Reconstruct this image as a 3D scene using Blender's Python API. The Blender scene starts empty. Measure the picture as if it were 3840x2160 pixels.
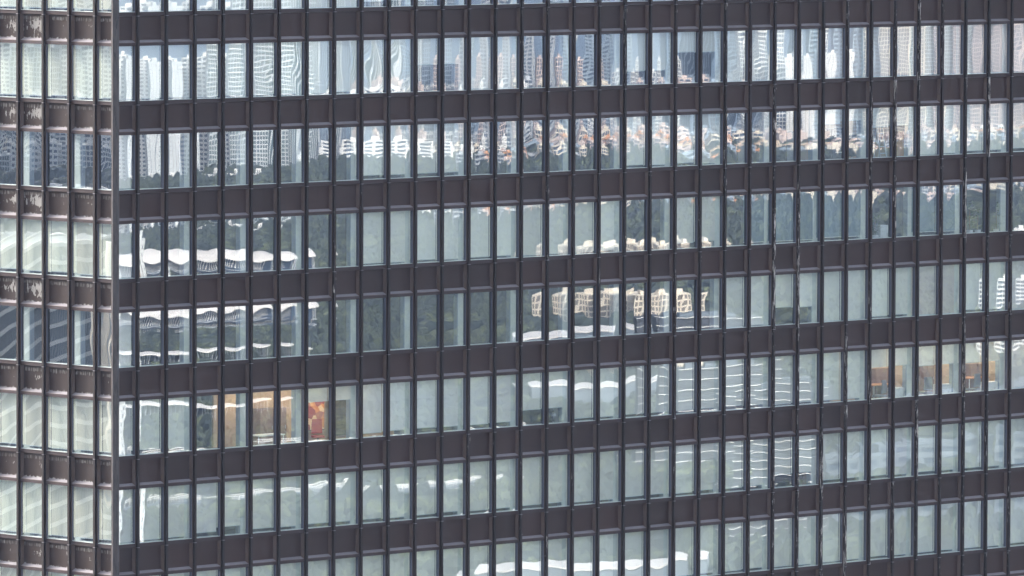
import bpy, math, random
from math import radians as R, sin, cos, pi
random.seed(7)
S = bpy.context.scene
COL = S.collection

# ------------------------------------------------------------------ camera
TH = 0.786446                      # plan angle of the long facade
ZC = 200.0                         # camera height above the ground
FPX = 29097.25                     # focal length in pixels of a 3840 px wide picture
cd = bpy.data.cameras.new('camera')
cam = bpy.data.objects.new('camera', cd); COL.objects.link(cam); S.camera = cam
cd.sensor_width = 36; cd.lens = FPX / 3840 * 36
cd.clip_start = 1; cd.clip_end = 60000
CX, CY = 16.0653, -313.500
cam.location = (CX, CY, ZC)
tilt, roll = 0.0609804, 0.0031004
from mathutils import Matrix, Vector
ct, st, cr, sr = cos(tilt), sin(tilt), cos(roll), sin(roll)
fw = Vector((0, ct, -st)); up = Vector((0, st, ct)); rt = Vector((1, 0, 0))
r2 = rt * cr + up * sr; u2 = -rt * sr + up * cr
m = Matrix((r2, u2, -fw)).transposed().to_4x4()
m.translation = Vector((CX, CY, ZC)); cam.matrix_world = m

# ------------------------------------------------------------------ sky, sun, exposure
SUN_D = Vector((-0.76, 0.40, 0.52)).normalized()
sun_el = math.asin(SUN_D.z); sun_az = math.atan2(SUN_D.x, SUN_D.y)
W = bpy.data.worlds.new('World'); S.world = W; W.use_nodes = True
nt = W.node_tree
sky = nt.nodes.new('ShaderNodeTexSky'); sky.sky_type = 'NISHITA'; sky.sun_disc = False
sky.sun_elevation = sun_el; sky.sun_rotation = sun_az
sky.dust_density = 6.0; sky.air_density = 1.0
bg = nt.nodes['Background']; bg.inputs['Strength'].default_value = 0.15
hsv = nt.nodes.new('ShaderNodeHueSaturation'); hsv.inputs['Saturation'].default_value = .42    # a milky, hazy sky
nt.links.new(sky.outputs[0], hsv.inputs['Color']); nt.links.new(hsv.outputs[0], bg.inputs['Color'])
sl = bpy.data.lights.new('sun', 'SUN'); sl.energy = 1.55; sl.angle = R(3.0); sl.color = (1, .94, .86)
so = bpy.data.objects.new('sun', sl); COL.objects.link(so)
so.rotation_euler = SUN_D.to_track_quat('Z', 'Y').to_euler()
so.location = (-100, -100, 400)
S.view_settings.view_transform = 'Standard'; S.view_settings.look = 'None'
S.view_settings.exposure = 2.0; S.view_settings.gamma = 1
S.render.engine = 'CYCLES'
S.cycles.max_bounces = 8; S.cycles.glossy_bounces = 4; S.cycles.diffuse_bounces = 3
S.cycles.transparent_max_bounces = 10; S.cycles.volume_bounces = 0
S.cycles.sample_clamp_indirect = 4

# ------------------------------------------------------------------ materials
def srgb(h):
    h = h.lstrip('#'); v = [int(h[i:i+2], 16) / 255 for i in (0, 2, 4)]
    return tuple((x / 12.92 if x <= .04045 else ((x + .055) / 1.055) ** 2.4) for x in v) + (1,)
class NT:
    def __init__(s, name):
        s.m = bpy.data.materials.new(name); s.m.use_nodes = True
        s.t = s.m.node_tree; s.t.nodes.clear()
        s.out = s.n('OutputMaterial')
    def n(s, k, **kw):
        x = s.t.nodes.new('ShaderNode' + k)
        for a, b in kw.items():
            if a.startswith('i_'):
                key = a[2:]; key = int(key) if key.isdigit() else key.replace('_', ' ')
                x.inputs[key].default_value = b
            else: setattr(x, a, b)
        return x
    def l(s, a, b): s.t.links.new(a, b)
    def math(s, op, a, b=0.0, clamp=False):
        x = s.n('Math', operation=op, use_clamp=clamp)
        for i, v in enumerate((a, b)):
            if hasattr(v, 'is_output'): s.l(v, x.inputs[i])
            else: x.inputs[i].default_value = v
        return x.outputs[0]
    def mix(s, f, a, b):
        x = s.n('Mix', data_type='RGBA')
        for i, v in ((0, f), (6, a), (7, b)):
            if hasattr(v, 'is_output'): s.l(v, x.inputs[i])
            else: x.inputs[i].default_value = v
        return x.outputs[2]
    def ramp(s, v, a, b):       # smooth 0..1 between a and b
        x = s.n('MapRange', interpolation_type='SMOOTHSTEP'); s.l(v, x.inputs[0])
        x.inputs[1].default_value = a; x.inputs[2].default_value = b
        return x.outputs[0]
    def noise(s, vec, scale, detail=3, rough=.55):
        x = s.n('TexNoise', i_Scale=scale, i_Detail=detail, i_Roughness=rough)
        if vec is not None: s.l(vec, x.inputs['Vector'])
        return x.outputs[0]
    def stretch(s, vec, sc):
        x = s.n('Mapping'); s.l(vec, x.inputs[0]); x.inputs[3].default_value = sc
        return x.outputs[0]

def plain(name, col, rough=.7, metal=0, var=.12, scale=1.0, spec=.4):
    M = NT(name); b = M.n('BsdfPrincipled', i_Roughness=rough, i_Metallic=metal)
    b.inputs['Specular IOR Level'].default_value = spec
    tc = M.n('TexCoord')
    nz = M.noise(tc.outputs['Object'], scale, 4)
    c = col if len(col) == 4 else tuple(col) + (1,)
    d = tuple(x * (1 - var * 2) for x in c[:3]) + (1,); e = tuple(min(1, x * (1 + var)) for x in c[:3]) + (1,)
    M.l(M.mix(nz, d, e), b.inputs['Base Color']); M.l(b.outputs[0], M.out.inputs[0])
    return M.m

def paint_metal(name, base, kind='panel'):
    """dark weathered bronze paint on aluminium"""
    M = NT(name); b = M.n('BsdfPrincipled', i_Roughness=.45)
    b.inputs['Specular IOR Level'].default_value = .22
    tc = M.n('TexCoord'); ob = tc.outputs['Object']
    geo = M.n('NewGeometry'); pos = geo.outputs['Position']
    at = M.n('Attribute', attribute_name='rnd', attribute_type='GEOMETRY').outputs['Fac']
    c1 = tuple(base) + (1,)
    mu = (1.25, 1.22, 1.22) if kind == 'trim' else (1.6, 1.5, 1.45)
    c2 = (base[0] * mu[0], base[1] * mu[1], base[2] * mu[2], 1)
    c = M.mix(at, c1, c2)
    stain = M.ramp(M.noise(M.stretch(pos, (.9, .9, 1.6)), 1.1, 4), .35, .75)
    c = M.mix(M.math('MULTIPLY', stain, .35), c, (base[0] * 1.7, base[1] * 1.7, base[2] * 1.65, 1))
    drip = M.ramp(M.noise(M.stretch(pos, (7, 7, .5)), 1.0, 3), .55, .8)
    c = M.mix(M.math('MULTIPLY', drip, .3), c, (base[0] * .65, base[1] * .65, base[2] * .7, 1))
    if kind == 'faded':         # sun-bleached left facade with peeling patches; mesh attributes pu, pv run 0..1 over the panel
        pu = M.n('Attribute', attribute_name='pu').outputs['Fac']; pv = M.n('Attribute', attribute_name='pv').outputs['Fac']
        wear = M.n('Attribute', attribute_name='wear').outputs['Fac']
        c = M.mix(.7, c, (base[0] * .78, base[1] * .82, base[2] * .76, 1))
        vm = M.n('VectorMath', operation='ADD'); M.l(pos, vm.inputs[0]); M.l(M.math('MULTIPLY', at, 90.0), vm.inputs[1]); ps = vm.outputs[0]
        n1 = M.noise(M.stretch(ps, (3.5, 3.5, 1.9)), 2.0, 6, .65)
        n2 = M.noise(M.stretch(ps, (11, 11, 1.1)), 1.2, 4, .6)
        # bottom crust
        edge = M.math('MULTIPLY_ADD', n1, .34); M.t.nodes[-1].inputs[2].default_value = -.05
        low = M.ramp(M.math('SUBTRACT', edge, pv), -.02, .03)
        grain = M.ramp(n2, .38, .55)
        low = M.math('MULTIPLY', low, M.math('MULTIPLY_ADD', grain, .75)); M.t.nodes[-1].inputs[2].default_value = .25
        # top streak line
        dv = M.math('ABSOLUTE', M.math('SUBTRACT', pv, .84))
        tl = M.math('MULTIPLY', M.ramp(M.math('SUBTRACT', M.math('MULTIPLY', n1, .17), dv), .0, .05), M.ramp(n2, .40, .7))
        # big peel
        pk = M.math('ADD', M.math('MULTIPLY', n1, .75), M.math('MULTIPLY', n2, .35))
        ctr = M.math('MULTIPLY', M.math('ABSOLUTE', M.math('SUBTRACT', pv, .58)), .55)
        rgt = M.math('MULTIPLY', M.math('SUBTRACT', pu, .55), .22)
        pk = M.math('ADD', M.math('SUBTRACT', pk, ctr), rgt)
        pk = M.math('ADD', pk, M.math('MULTIPLY', wear, .30))
        peel = M.ramp(pk, .66, .68)
        inside = M.ramp(M.math('SUBTRACT', .95, pv), 0, .02)
        peel = M.math('MULTIPLY', peel, inside)
        rim = M.math('MULTIPLY', M.ramp(pk, .655, .668), M.math('SUBTRACT', 1.0, M.ramp(pk, .672, .69)))
        mk = M.math('MAXIMUM', M.math('MAXIMUM', M.math('MULTIPLY', low, .8), M.math('MULTIPLY', tl, .55)), M.math('MULTIPLY', peel, .72))
        mk = M.math('MAXIMUM', mk, M.math('MULTIPLY', M.math('MULTIPLY', rim, inside), M.ramp(wear, .3, .5)))
        c = M.mix(mk, c, (.27, .26, .25, 1))
        b.inputs['Roughness'].default_value = .6
    if kind == 'fin':
        wear = M.n('Attribute', attribute_name='wear').outputs['Fac']
        n1 = M.noise(M.stretch(pos, (14, 14, 1.6)), 1.0, 5, .7)
        seg = M.noise(M.stretch(pos, (.9, .9, .22)), 1.0, 2, .5)
        v = M.math('ADD', n1, M.math('ADD', M.math('MULTIPLY', seg, .35), M.math('MULTIPLY', wear, .16)))
        mk = M.ramp(v, .925, .945)
        c = M.mix(M.math('MULTIPLY', mk, .9), c, (.48, .44, .42, 1))
    M.l(c, b.inputs['Base Color'])
    bp = M.n('Bump', i_Strength=.12, i_Distance=.02); M.l(M.noise(pos, 1.6, 2), bp.inputs['Height'])
    M.l(bp.outputs[0], b.inputs['Normal'])
    M.l(b.outputs[0], M.out.inputs[0]); return M.m

def glass_mat(name, refl, tint=(.93, .975, .985)):
    M = NT(name)
    tr = M.n('BsdfTransparent'); tr.inputs[0].default_value = tint + (1,)
    gl = M.n('BsdfGlossy', i_Roughness=0.0); gl.inputs[0].default_value = (.94, .98, 1.0, 1)
    mx = M.n('MixShader')
    at = M.n('Attribute', attribute_name='rnd').outputs['Fac']
    f = M.math('ADD', refl, M.math('MULTIPLY', at, .06))
    geo = M.n('NewGeometry')
    dust = M.ramp(M.noise(M.stretch(geo.outputs['Position'], (1.2, 1.2, .35)), 1.3, 4), .45, .8)
    M.l(f, mx.inputs[0]); M.l(tr.outputs[0], mx.inputs[1]); M.l(gl.outputs[0], mx.inputs[2])
    df = M.n('BsdfDiffuse'); df.inputs[0].default_value = (.55, .58, .58, 1)
    m2 = M.n('MixShader'); M.l(M.math('MULTIPLY', M.math('ADD', dust, .3), .012), m2.inputs[0])
    M.l(mx.outputs[0], m2.inputs[1]); M.l(df.outputs[0], m2.inputs[2])
    M.l(m2.outputs[0], M.out.inputs[0]); return M.m

def blind_mat(name, col):
    M = NT(name); tc = M.n('TexCoord'); ob = tc.outputs['Object']
    geo = M.n('NewGeometry'); pos = geo.outputs['Position']
    w = M.n('TexWave', bands_direction='Z', i_Scale=6.0, i_Distortion=1.2, i_Detail=1.0)
    M.l(M.stretch(pos, (.15, .15, 1.0)), w.inputs['Vector'])
    nz = M.noise(M.stretch(pos, (1.2, 1.2, .5)), 1.2, 3)
    at = M.n('Attribute', attribute_name='rnd').outputs['Fac']
    c = M.mix(at, tuple(x * .74 for x in col) + (1,), tuple(min(1, x * 1.1) for x in col) + (1,))
    c = M.mix(M.math('MULTIPLY', w.outputs['Fac'], .10), c, tuple(x * .6 for x in col) + (1,))
    c = M.mix(M.math('MULTIPLY', M.ramp(nz, .3, .7), .14), c, tuple(x * .7 for x in col) + (1,))
    d = M.n('BsdfDiffuse'); M.l(c, d.inputs[0])
    t = M.n('BsdfTranslucent'); M.l(c, t.inputs[0])
    mx = M.n('MixShader'); mx.inputs[0].default_value = .12
    M.l(d.outputs[0], mx.inputs[1]); M.l(t.outputs[0], mx.inputs[2]); M.l(mx.outputs[0], M.out.inputs[0])
    return M.m

def emit(name, col, s):
    M = NT(name); e = M.n('Emission', i_Strength=s); e.inputs[0].default_value = col + (1,)
    M.l(e.outputs[0], M.out.inputs[0]); return M.m

BRONZE = (.0255, .0138, .0125)
M_panel = paint_metal('bronze paint', BRONZE)
M_faded = paint_metal('faded bronze paint', BRONZE, 'faded')
M_fin = paint_metal('fin paint', (.014, .009, .009), 'fin')
M_rail = paint_metal('rail paint', (.034, .0225, .0235), 'trim')
M_sill = paint_metal('sill highlight paint', (.150, .140, .152), 'trim')  # lighter tone paints the sky highlight onto upward sills; also colours pale fin joints
M_jamb = paint_metal('jamb highlight paint', (.078, .054, .047), 'trim')  # lighter tone paints the edge highlight onto jambs and fin roots
M_glass = glass_mat('coated glass', .27)
M_blind = {'t': blind_mat('grey green blind', (.93, .90, .80)), 'w': blind_mat('white blind', (.96, .91, .86)),
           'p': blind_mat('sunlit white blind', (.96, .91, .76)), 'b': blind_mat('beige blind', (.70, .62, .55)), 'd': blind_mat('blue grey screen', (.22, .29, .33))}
M_board = plain('window board', (.62, .68, .66), .5)
M_inner = plain('inner mullion', (.13, .14, .20), .5)
M_col = plain('interior column', (.66, .70, .64), .7)
M_colb = plain('column trim', (.30, .36, .42), .7)
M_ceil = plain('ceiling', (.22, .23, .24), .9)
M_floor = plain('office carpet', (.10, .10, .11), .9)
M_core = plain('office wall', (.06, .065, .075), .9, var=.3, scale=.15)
M_warm = plain('warm panelling', (.48, .32, .19), .7, var=.15, scale=.6)
M_tan = plain('tan panelling', (.62, .47, .33), .7, var=.2, scale=.8)
M_brown = plain('brown wood', (.22, .13, .085), .5, var=.25, scale=2)
M_orangewood = plain('orange wood', (.62, .30, .12), .5, var=.2, scale=2)
M_white = plain('white laminate', (.75, .77, .77), .4)
M_grey = plain('grey fabric', (.22, .23, .25), .8)
M_dark = plain('dark plastic', (.03, .03, .035), .4)
M_red = plain('red fabric', (.45, .07, .05), .7)
M_leaf = plain('leaf green', (.06, .12, .04), .6, var=.4, scale=8)
M_metal = plain('brushed metal', (.55, .56, .58), .3, metal=.8)

# ------------------------------------------------------------------ mesh helpers
class MB:
    """collects quads with a material index and per-face attributes"""
    def __init__(s): s.v = []; s.f = []; s.mi = []; s.att = {'rnd': [], 'pu': None, 'pv': None}; s.rnd = 0.0; s.uv = []; s.wear = 0.0; s.we = []; s.sm = []
    def face(s, pts, mi=0, smooth=False):
        i = len(s.v); s.v += [tuple(p) for p in pts]; s.f.append(tuple(range(i, i + len(pts)))); s.mi.append(mi)
        s.att['rnd'].append(s.rnd); s.we.append(s.wear); s.sm.append(smooth)
    def box(s, x0, x1, y0, y1, z0, z1, mi=0):
        if x0 > x1: x0, x1 = x1, x0
        if y0 > y1: y0, y1 = y1, y0
        if z0 > z1: z0, z1 = z1, z0
        a, b, c, d = (x0, y0, z0), (x1, y0, z0), (x1, y1, z0), (x0, y1, z0)
        e, f, g, h = (x0, y0, z1), (x1, y0, z1), (x1, y1, z1), (x0, y1, z1)
        i = len(s.v); s.v += [a, b, c, d, e, f, g, h]
        for q in ((0, 3, 2, 1), (4, 5, 6, 7), (0, 1, 5, 4), (1, 2, 6, 5), (2, 3, 7, 6), (3, 0, 4, 7)):
            s.f.append(tuple(i + k for k in q)); s.mi.append(mi); s.att['rnd'].append(s.rnd); s.we.append(s.wear); s.sm.append(False)
    def tube(s, p, q, r, n=8, mi=0, r2=None):
        p, q = Vector(p), Vector(q); d = (q - p).normalized(); a = d.orthogonal().normalized(); b = d.cross(a)
        r2 = r if r2 is None else r2; i = len(s.v)
        for k in range(n):
            t = 2 * pi * k / n; s.v.append(tuple(p + (a * cos(t) + b * sin(t)) * r)); s.v.append(tuple(q + (a * cos(t) + b * sin(t)) * r2))
        for k in range(n):
            j = (k + 1) % n; s.f.append((i + 2 * k, i + 2 * j, i + 2 * j + 1, i + 2 * k + 1)); s.mi.append(mi); s.att['rnd'].append(s.rnd); s.we.append(s.wear); s.sm.append(True)
        for o in (0, 1):
            s.f.append(tuple(i + 2 * k + o for k in (range(n) if o else reversed(range(n))))); s.mi.append(mi); s.att['rnd'].append(s.rnd); s.we.append(s.wear); s.sm.append(False)
    def xform(s, start, M4):
        for k in range(start, len(s.v)): s.v[k] = tuple(M4 @ Vector(s.v[k]))
    def build(s, name, mats, parent=None, matrix=None, puv=None):
        me = bpy.data.meshes.new(name); me.from_pydata(s.v, [], s.f)
        if not isinstance(mats, (list, tuple)): mats = [mats]
        for q in mats: me.materials.append(q)
        me.polygons.foreach_set('material_index', s.mi); me.polygons.foreach_set('use_smooth', s.sm)
        a = me.attributes.new('rnd', 'FLOAT', 'FACE'); a.data.foreach_set('value', s.att['rnd'])
        if any(s.we): a = me.attributes.new('wear', 'FLOAT', 'FACE'); a.data.foreach_set('value', s.we)
        if s.uv:
            for nm, k in (('pu', 0), ('pv', 1)):
                a = me.attributes.new(nm, 'FLOAT', 'POINT'); a.data.foreach_set('value', [w[k] for w in s.uv])
        me.update()
        o = bpy.data.objects.new(name, me); COL.objects.link(o)
        if parent: o.parent = parent
        if matrix is not None: o.matrix_local = matrix
        return o
def empty(name, loc=(0, 0, 0), rz=0):
    o = bpy.data.objects.new(name, None); COL.objects.link(o); o.location = loc; o.rotation_euler = (0, 0, rz); return o
def tag(o, label=None, cat=None, group=None, kind=None):
    if label: o['label'] = label
    if cat: o['category'] = cat
    if group: o['group'] = group
    if kind: o['kind'] = kind
    return o

# ------------------------------------------------------------------ the office tower
H = 3.6; WR = 1.5719; WL = 1.5675; B0R = 1.1304; B0L = 1.1012
ZG = ZC - 8.0409                    # glass bottom of storey 0
GH = 2.22                           # glass height
aR = pi / 2 - TH; aL = -TH          # rotation of the local frames (x to the viewer's right, y inward)
dR = Vector((sin(TH), cos(TH), 0)); dL = Vector((-cos(TH), sin(TH), 0))
def bay(side, b):                   # left edge s along local x, width
    if side == 'R':
        return (0.0, B0R) if b == 0 else (B0R + (b - 1) * WR, WR)
    return (-B0L, B0L) if b == 0 else (-B0L - b * WL, WL)
def frame_at(side, s, z, inward=0.0):
    if side == 'R': p = dR * s; a = aR
    else: p = -dL * s; a = aL      # local x runs towards the corner: s negative away from it
    M4 = Matrix.Rotation(a, 4, 'Z'); y = M4.to_3x3() @ Vector((0, 1, 0))
    M4.translation = p + y * inward + Vector((0, 0, z)); return M4

tower = tag(empty('office_tower'), 'dark bronze office tower with rows of reflecting windows and long vertical fins', 'office building')

def win_frame(mb, W_, e0, e1):      # e0/e1: how far the frame starts from the bay edges
    x0, x1 = e0, W_ - e1
    # lower rail with a small ledge, upper rail
    mb.box(x0, x1, -.045, .07, -.150, -.030, 0)
    mb.box(x0, x1, -.065, .07, -.030, -.004, 0)
    mb.box(x0, x1, -.045, .07, GH + .004, GH + .125, 0)
    # stops beside the pane
    mb.box(x0, x0 + .022, -.012, .07, -.004, GH + .004, 1)
    mb.box(x1 - .022, x1, -.012, .07, -.004, GH + .004, 1)
    mb.box(x0 + .022, x1 - .022, -.010, .03, -.004, .014, 2)
    # inner mullion and window board
    mb.box(x1 - .02, x1 + .03, .072, .125, -.004, GH, 1)
    mb.box(x0 + .01, x1 - .02, .075, .34, -.10, .012, 2)
def spandrel(mb, W_, e0, e1, uv=False):
    x0, x1 = e0, W_ - e1; zb = GH + .125; zt = H - .150
    yo, yi = -.045, .085; sx = .055; sb = .115; stp = .02
    A = [(x0, yo, zb), (x1, yo, zb), (x1, yo, zt), (x0, yo, zt)]
    a2 = .022
    B = [(x0 + a2, yo, zb + .018), (x1 - a2, yo, zb + .018), (x1 - a2, yo, zt - .008), (x0 + a2, yo, zt - .008)]
    C = [(x0 + a2 + sx, yi, zb + sb), (x1 - a2 - sx, yi, zb + sb), (x1 - a2 - sx, yi, zt - stp), (x0 + a2 + sx, yi, zt - stp)]
    def q(*p, mi=0):
        mb.face(p, mi)
        if uv: mb.uv += [((v[0] - x0) / (x1 - x0), (v[2] - zb) / (zt - zb)) for v in p]
    for i in range(4):
        j = (i + 1) % 4
        q(A[i], A[j], B[j], B[i], mi=2 if i != 2 else 0); q(B[i], B[j], C[j], C[i], mi=1 if i == 0 else (2 if i != 2 else 0))  # upward slope and side bevels get the painted highlight tones, underside none
    q(*C)
def pane(mb, W_, e0, e1, rng, side):
    x0, x1 = e0 + .022, W_ - e1 - .022; nx, nz = 14, 26
    kx = .0018 * rng.uniform(.35, 1.5); kz = .00165 * rng.uniform(.85, 1.15)
    kq = rng.choice([0, 0, .0002, .0005, .0008]) * rng.uniform(.6, 1.2)
    if rng.random() < .12: kx *= -1.1
    tx, tz = rng.gauss(0, .0007), rng.gauss(0, .0005)
    wv = [(rng.uniform(.00004, .00015) , rng.uniform(1.5, 4.5), rng.uniform(.5, 5.5), rng.uniform(0, 6.3)) for _ in range(4)]
    wv += [(rng.uniform(.00001, .00003), rng.uniform(6, 11), rng.uniform(3, 12), rng.uniform(0, 6.3)) for _ in range(2)]
    cx = (x0 + x1) / 2 + rng.uniform(-.08, .08); cz = GH / 2 + rng.uniform(-.12, .12); i0 = len(mb.v)
    for j in range(nz + 1):
        for i in range(nx + 1):
            x = x0 + (x1 - x0) * i / nx; z = GH * j / nz
            u, v = x - cx, z - cz
            y = kx * u * u + kz * v * v + kq * (u * u * v * v) / .4 + tx * u + tz * v
            for a, fx, fz, ph in wv: y += a / math.hypot(fx, fz) * 1.6 * sin(fx * u * 1.5 + fz * v + ph)
            mb.v.append((x, y + .0, z))
    for j in range(nz):
        for i in range(nx):
            k = i0 + j * (nx + 1) + i
            mb.f.append((k, k + 1, k + nx + 2, k + nx + 1)); mb.mi.append(0); mb.att['rnd'].append(mb.rnd); mb.we.append(0); mb.sm.append(True)
def blind(mb, W_, e0, e1, drop, rng, colend):
    drop = min(1.0, drop + rng.uniform(-.018, .012)); x0, x1 = e0 - .02, W_ - e1 - (.16 if colend else -.05)
    z1 = GH + .05; z0 = z1 - drop * (GH + .02); yb = .30; n = 7
    ph = rng.uniform(0, 6)
    for i in range(n):
        a = x0 + (x1 - x0) * i / n; b = x0 + (x1 - x0) * (i + 1) / n
        ya = yb + .006 * sin(ph + a * 5); yc = yb + .006 * sin(ph + b * 5)
        mb.face([(a, ya, z0), (b, yc, z0), (b, yc, z1), (a, ya, z1)], 0)
    mb.box(x0, x1, yb - .012, yb + .02, z0 - .028, z0 - .002, 1)

# blinds: storey -> list of (first bay, last bay, drop, cloth)
BL = {-1: [(0, 60, 1, 't')],
 0: [(0, 8, 1, 't'), (9, 60, .9, 't')],
 1: [(0, 10, .97, 't'), (11, 12, .5, 't'), (13, 14, 1, 't'), (19, 20, .75, 't'), (21, 22, .42, 't'), (23, 26, 1, 't'), (27, 60, 1, 'b')],
 2: [(0, 0, 1, 'w'), (9, 12, .95, 't'), (19, 22, .97, 't'), (27, 27, .3, 't'), (28, 28, .26, 't'), (29, 30, .4, 't'), (31, 32, 1, 't'), (33, 60, .95, 't')],
 3: [(0, 0, 1, 'w'), (9, 18, .97, 't'), (21, 22, .9, 't'), (24, 24, .97, 'd'), (25, 26, .98, 'd'), (27, 28, .96, 'd'), (31, 32, .94, 'd')],
 4: [(0, 0, 1, 'w'), (23, 24, 1, 't'), (25, 26, .68, 't'), (27, 28, 1, 't'), (29, 30, .97, 't'), (31, 32, 1, 'b'), (33, 34, .97, 't'), (35, 60, 1, 'w')],
 5: [(0, 0, 1, 'w'), (1, 2, .94, 't'), (7, 8, .28, 't'), (9, 14, .93, 'w'), (15, 16, .72, 't'), (17, 24, .95, 't'), (25, 28, .97, 't'), (29, 30, .38, 't'), (31, 34, .42, 't'), (35, 60, 1, 'w')],
 6: [(0, 0, 1, 'w'), (1, 2, .98, 't'), (3, 3, .93, 'w'), (4, 4, .86, 't'), (5, 24, .95, 't'), (25, 26, .77, 't'), (27, 29, .96, 't'), (30, 30, .96, 'w'), (31, 60, .95, 't')],
 7: [(0, 0, 1, 'w'), (1, 32, .97, 't'), (33, 60, .97, 'w')],
 8: [(0, 60, .97, 't')]}
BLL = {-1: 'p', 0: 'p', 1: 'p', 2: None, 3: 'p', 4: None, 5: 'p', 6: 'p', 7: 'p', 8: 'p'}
def blind_of(side, k, b):
    if side == 'L':
        c = BLL[k]
        return (.96, c) if c else None
    for a, z, d, c in BL[k]:
        if a <= b <= z: return (d, c)
    return None

NB_R, NB_L = 46, 6
def shows(side, k, b):              # size in the picture: only storeys 0..7 and bays in the frame
    s, w = bay(side, b); c = (dR * (s + w / 2)) if side == 'R' else (-dL * (s + w / 2))
    z = ZG - k * H + GH / 2
    rel = Vector((c.x - CX, c.y - CY, z - ZC)); dep = rel.dot(fw)
    px = 1920 + FPX * rel.dot(r2) / dep; py = 1080 - FPX * rel.dot(u2) / dep
    vis = max(0, min(3840, px + 45) - max(0, px - 45)) * max(0, min(2160, py + 103) - max(0, py - 103))
    return vis * (w / WR) * (313 / dep) ** 2
cells = [(side, k, b) for k in range(-1, 9) for side, n in (('R', NB_R), ('L', NB_L)) for b in range(n)]
cells.sort(key=lambda c: -shows(*c))
MW = [M_rail, M_inner, M_board]
rest_f, rest_g, rest_s, rest_sf = MB(), MB(), MB(), MB()
rest_b = {c: MB() for c in M_blind}
for idx, (side, k, b) in enumerate(cells):
    s, w = bay(side, b)
    e0 = .05; e1 = .05
    if b == 0:
        if side == 'R': e0 = .17
        else: e1 = .17
    z = ZG - k * H
    M4 = frame_at(side, s, z)
    pair = (b + 1) // 2
    rng = random.Random(f'{side}{k}.{pair}')
    r_ = random.Random(f'{side}{k}.{b}').random()
    bl = blind_of(side, k, b)
    colend = (b % 2 == 0 and b > 0) if side == 'R' else False
    fbm, gm, bm, sm_ = MB(), MB(), MB(), MB()
    for q in (fbm, gm, bm, sm_): q.rnd = r_
    wear = {3: .62, 4: .45}.get(b, 0.0) if side == 'L' else 0.0
    if side == 'L' and (k >= 5 or k < 0): wear *= .3
    sm_.wear = wear
    win_frame(fbm, w, e0, e1); pane(gm, w, e0, e1, rng, side); spandrel(sm_, w, e0, e1, side == 'L')
    if bl: blind(bm, w, e0, e1, bl[0], random.Random(idx), colend)
    if idx < 100:
        wo = fbm.build('window', MW, tower, M4)
        gm.build('glass_pane', M_glass, wo)
        if bl: bm.build('roller_blind', [M_blind[bl[1]], M_board], wo)
        sm_.build('spandrel_panel', [M_faded if side == 'L' else M_panel, M_sill, M_jamb], tower, M4)
    else:
        tgt = [(fbm, rest_f), (gm, rest_g), (sm_, rest_sf if side == 'L' else rest_s)]
        if bl: tgt.append((bm, rest_b[bl[1]]))
        for a, t in tgt:
            i0 = len(t.v); t.v += [tuple(M4 @ Vector(v) - Vector((0, 0, ZG))) for v in a.v]
            t.f += [tuple(i0 + q for q in f) for f in a.f]; t.mi += a.mi; t.att['rnd'] += a.att['rnd']; t.we += a.we; t.sm += a.sm; t.uv += a.uv
off = Matrix.Translation((0, 0, ZG))
rw = tag(rest_f.build('windows', MW, tower, off), kind='stuff')
for mb, nm, mt in ((rest_g, 'glass_panes', M_glass),):
    tag(mb.build(nm, mt, rw), kind='stuff')
for c, mb in rest_b.items():
    if mb.f: tag(mb.build('roller_blinds', [M_blind[c], M_board], rw), kind='stuff')
tag(rest_s.build('spandrel_panels', [M_panel, M_sill, M_jamb], tower, off), kind='stuff')
if rest_sf.f: tag(rest_sf.build('spandrel_panels', [M_faded, M_sill, M_jamb], tower, off), kind='stuff')

# fins: an I-shaped mullion per bay line, jointed at each storey
Z0, Z1 = ZG - 8 * H - .15, ZG + H * 2 - .2
def fin(side, s, wear):
    mb = MB(); mb.wear = wear; mb.rnd = random.random()
    for k in range(-1, 9):
        zt = ZG - k * H - .17 + H; zb = ZG - k * H - .17 + .012
        mb.wear = wear * random.uniform(.3, 1.25) if wear else 0
        mb.box(-.022, .022, -.150, -.02, zb - Z0, zt - Z0)         # web
        mb.box(-.056, .056, -.172, -.150, zb - Z0, zt - Z0)         # outer flange
        mb.box(-.052, .052, -.050, .07, zb - Z0, zt - Z0, 2)
        mb.box(-.058, -.0525, -.048, .07, zb - Z0, zt - Z0, 3); mb.box(.0525, .058, -.048, .07, zb - Z0, zt - Z0, 3)         # root
        mb.box(-.020, .020, -.148, -.04, zb - .012 - Z0, zb - Z0, 1)   # joint
        mb.box(-.060, .060, -.176, -.150, zb - .016 - Z0, zb + .012 - Z0, 1)
    return mb.build('fin', [M_fin, M_sill, M_panel, M_jamb], tower, frame_at(side, s, Z0))
for b in range(NB_R):
    s, w = bay('R', b); fin('R', s + w, 0.0 if b < 12 and b not in (7,) else (.55 if b < 21 else .9))
for b in range(NB_L):
    s, w = bay('L', b); fin('L', s, .05)
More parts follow.
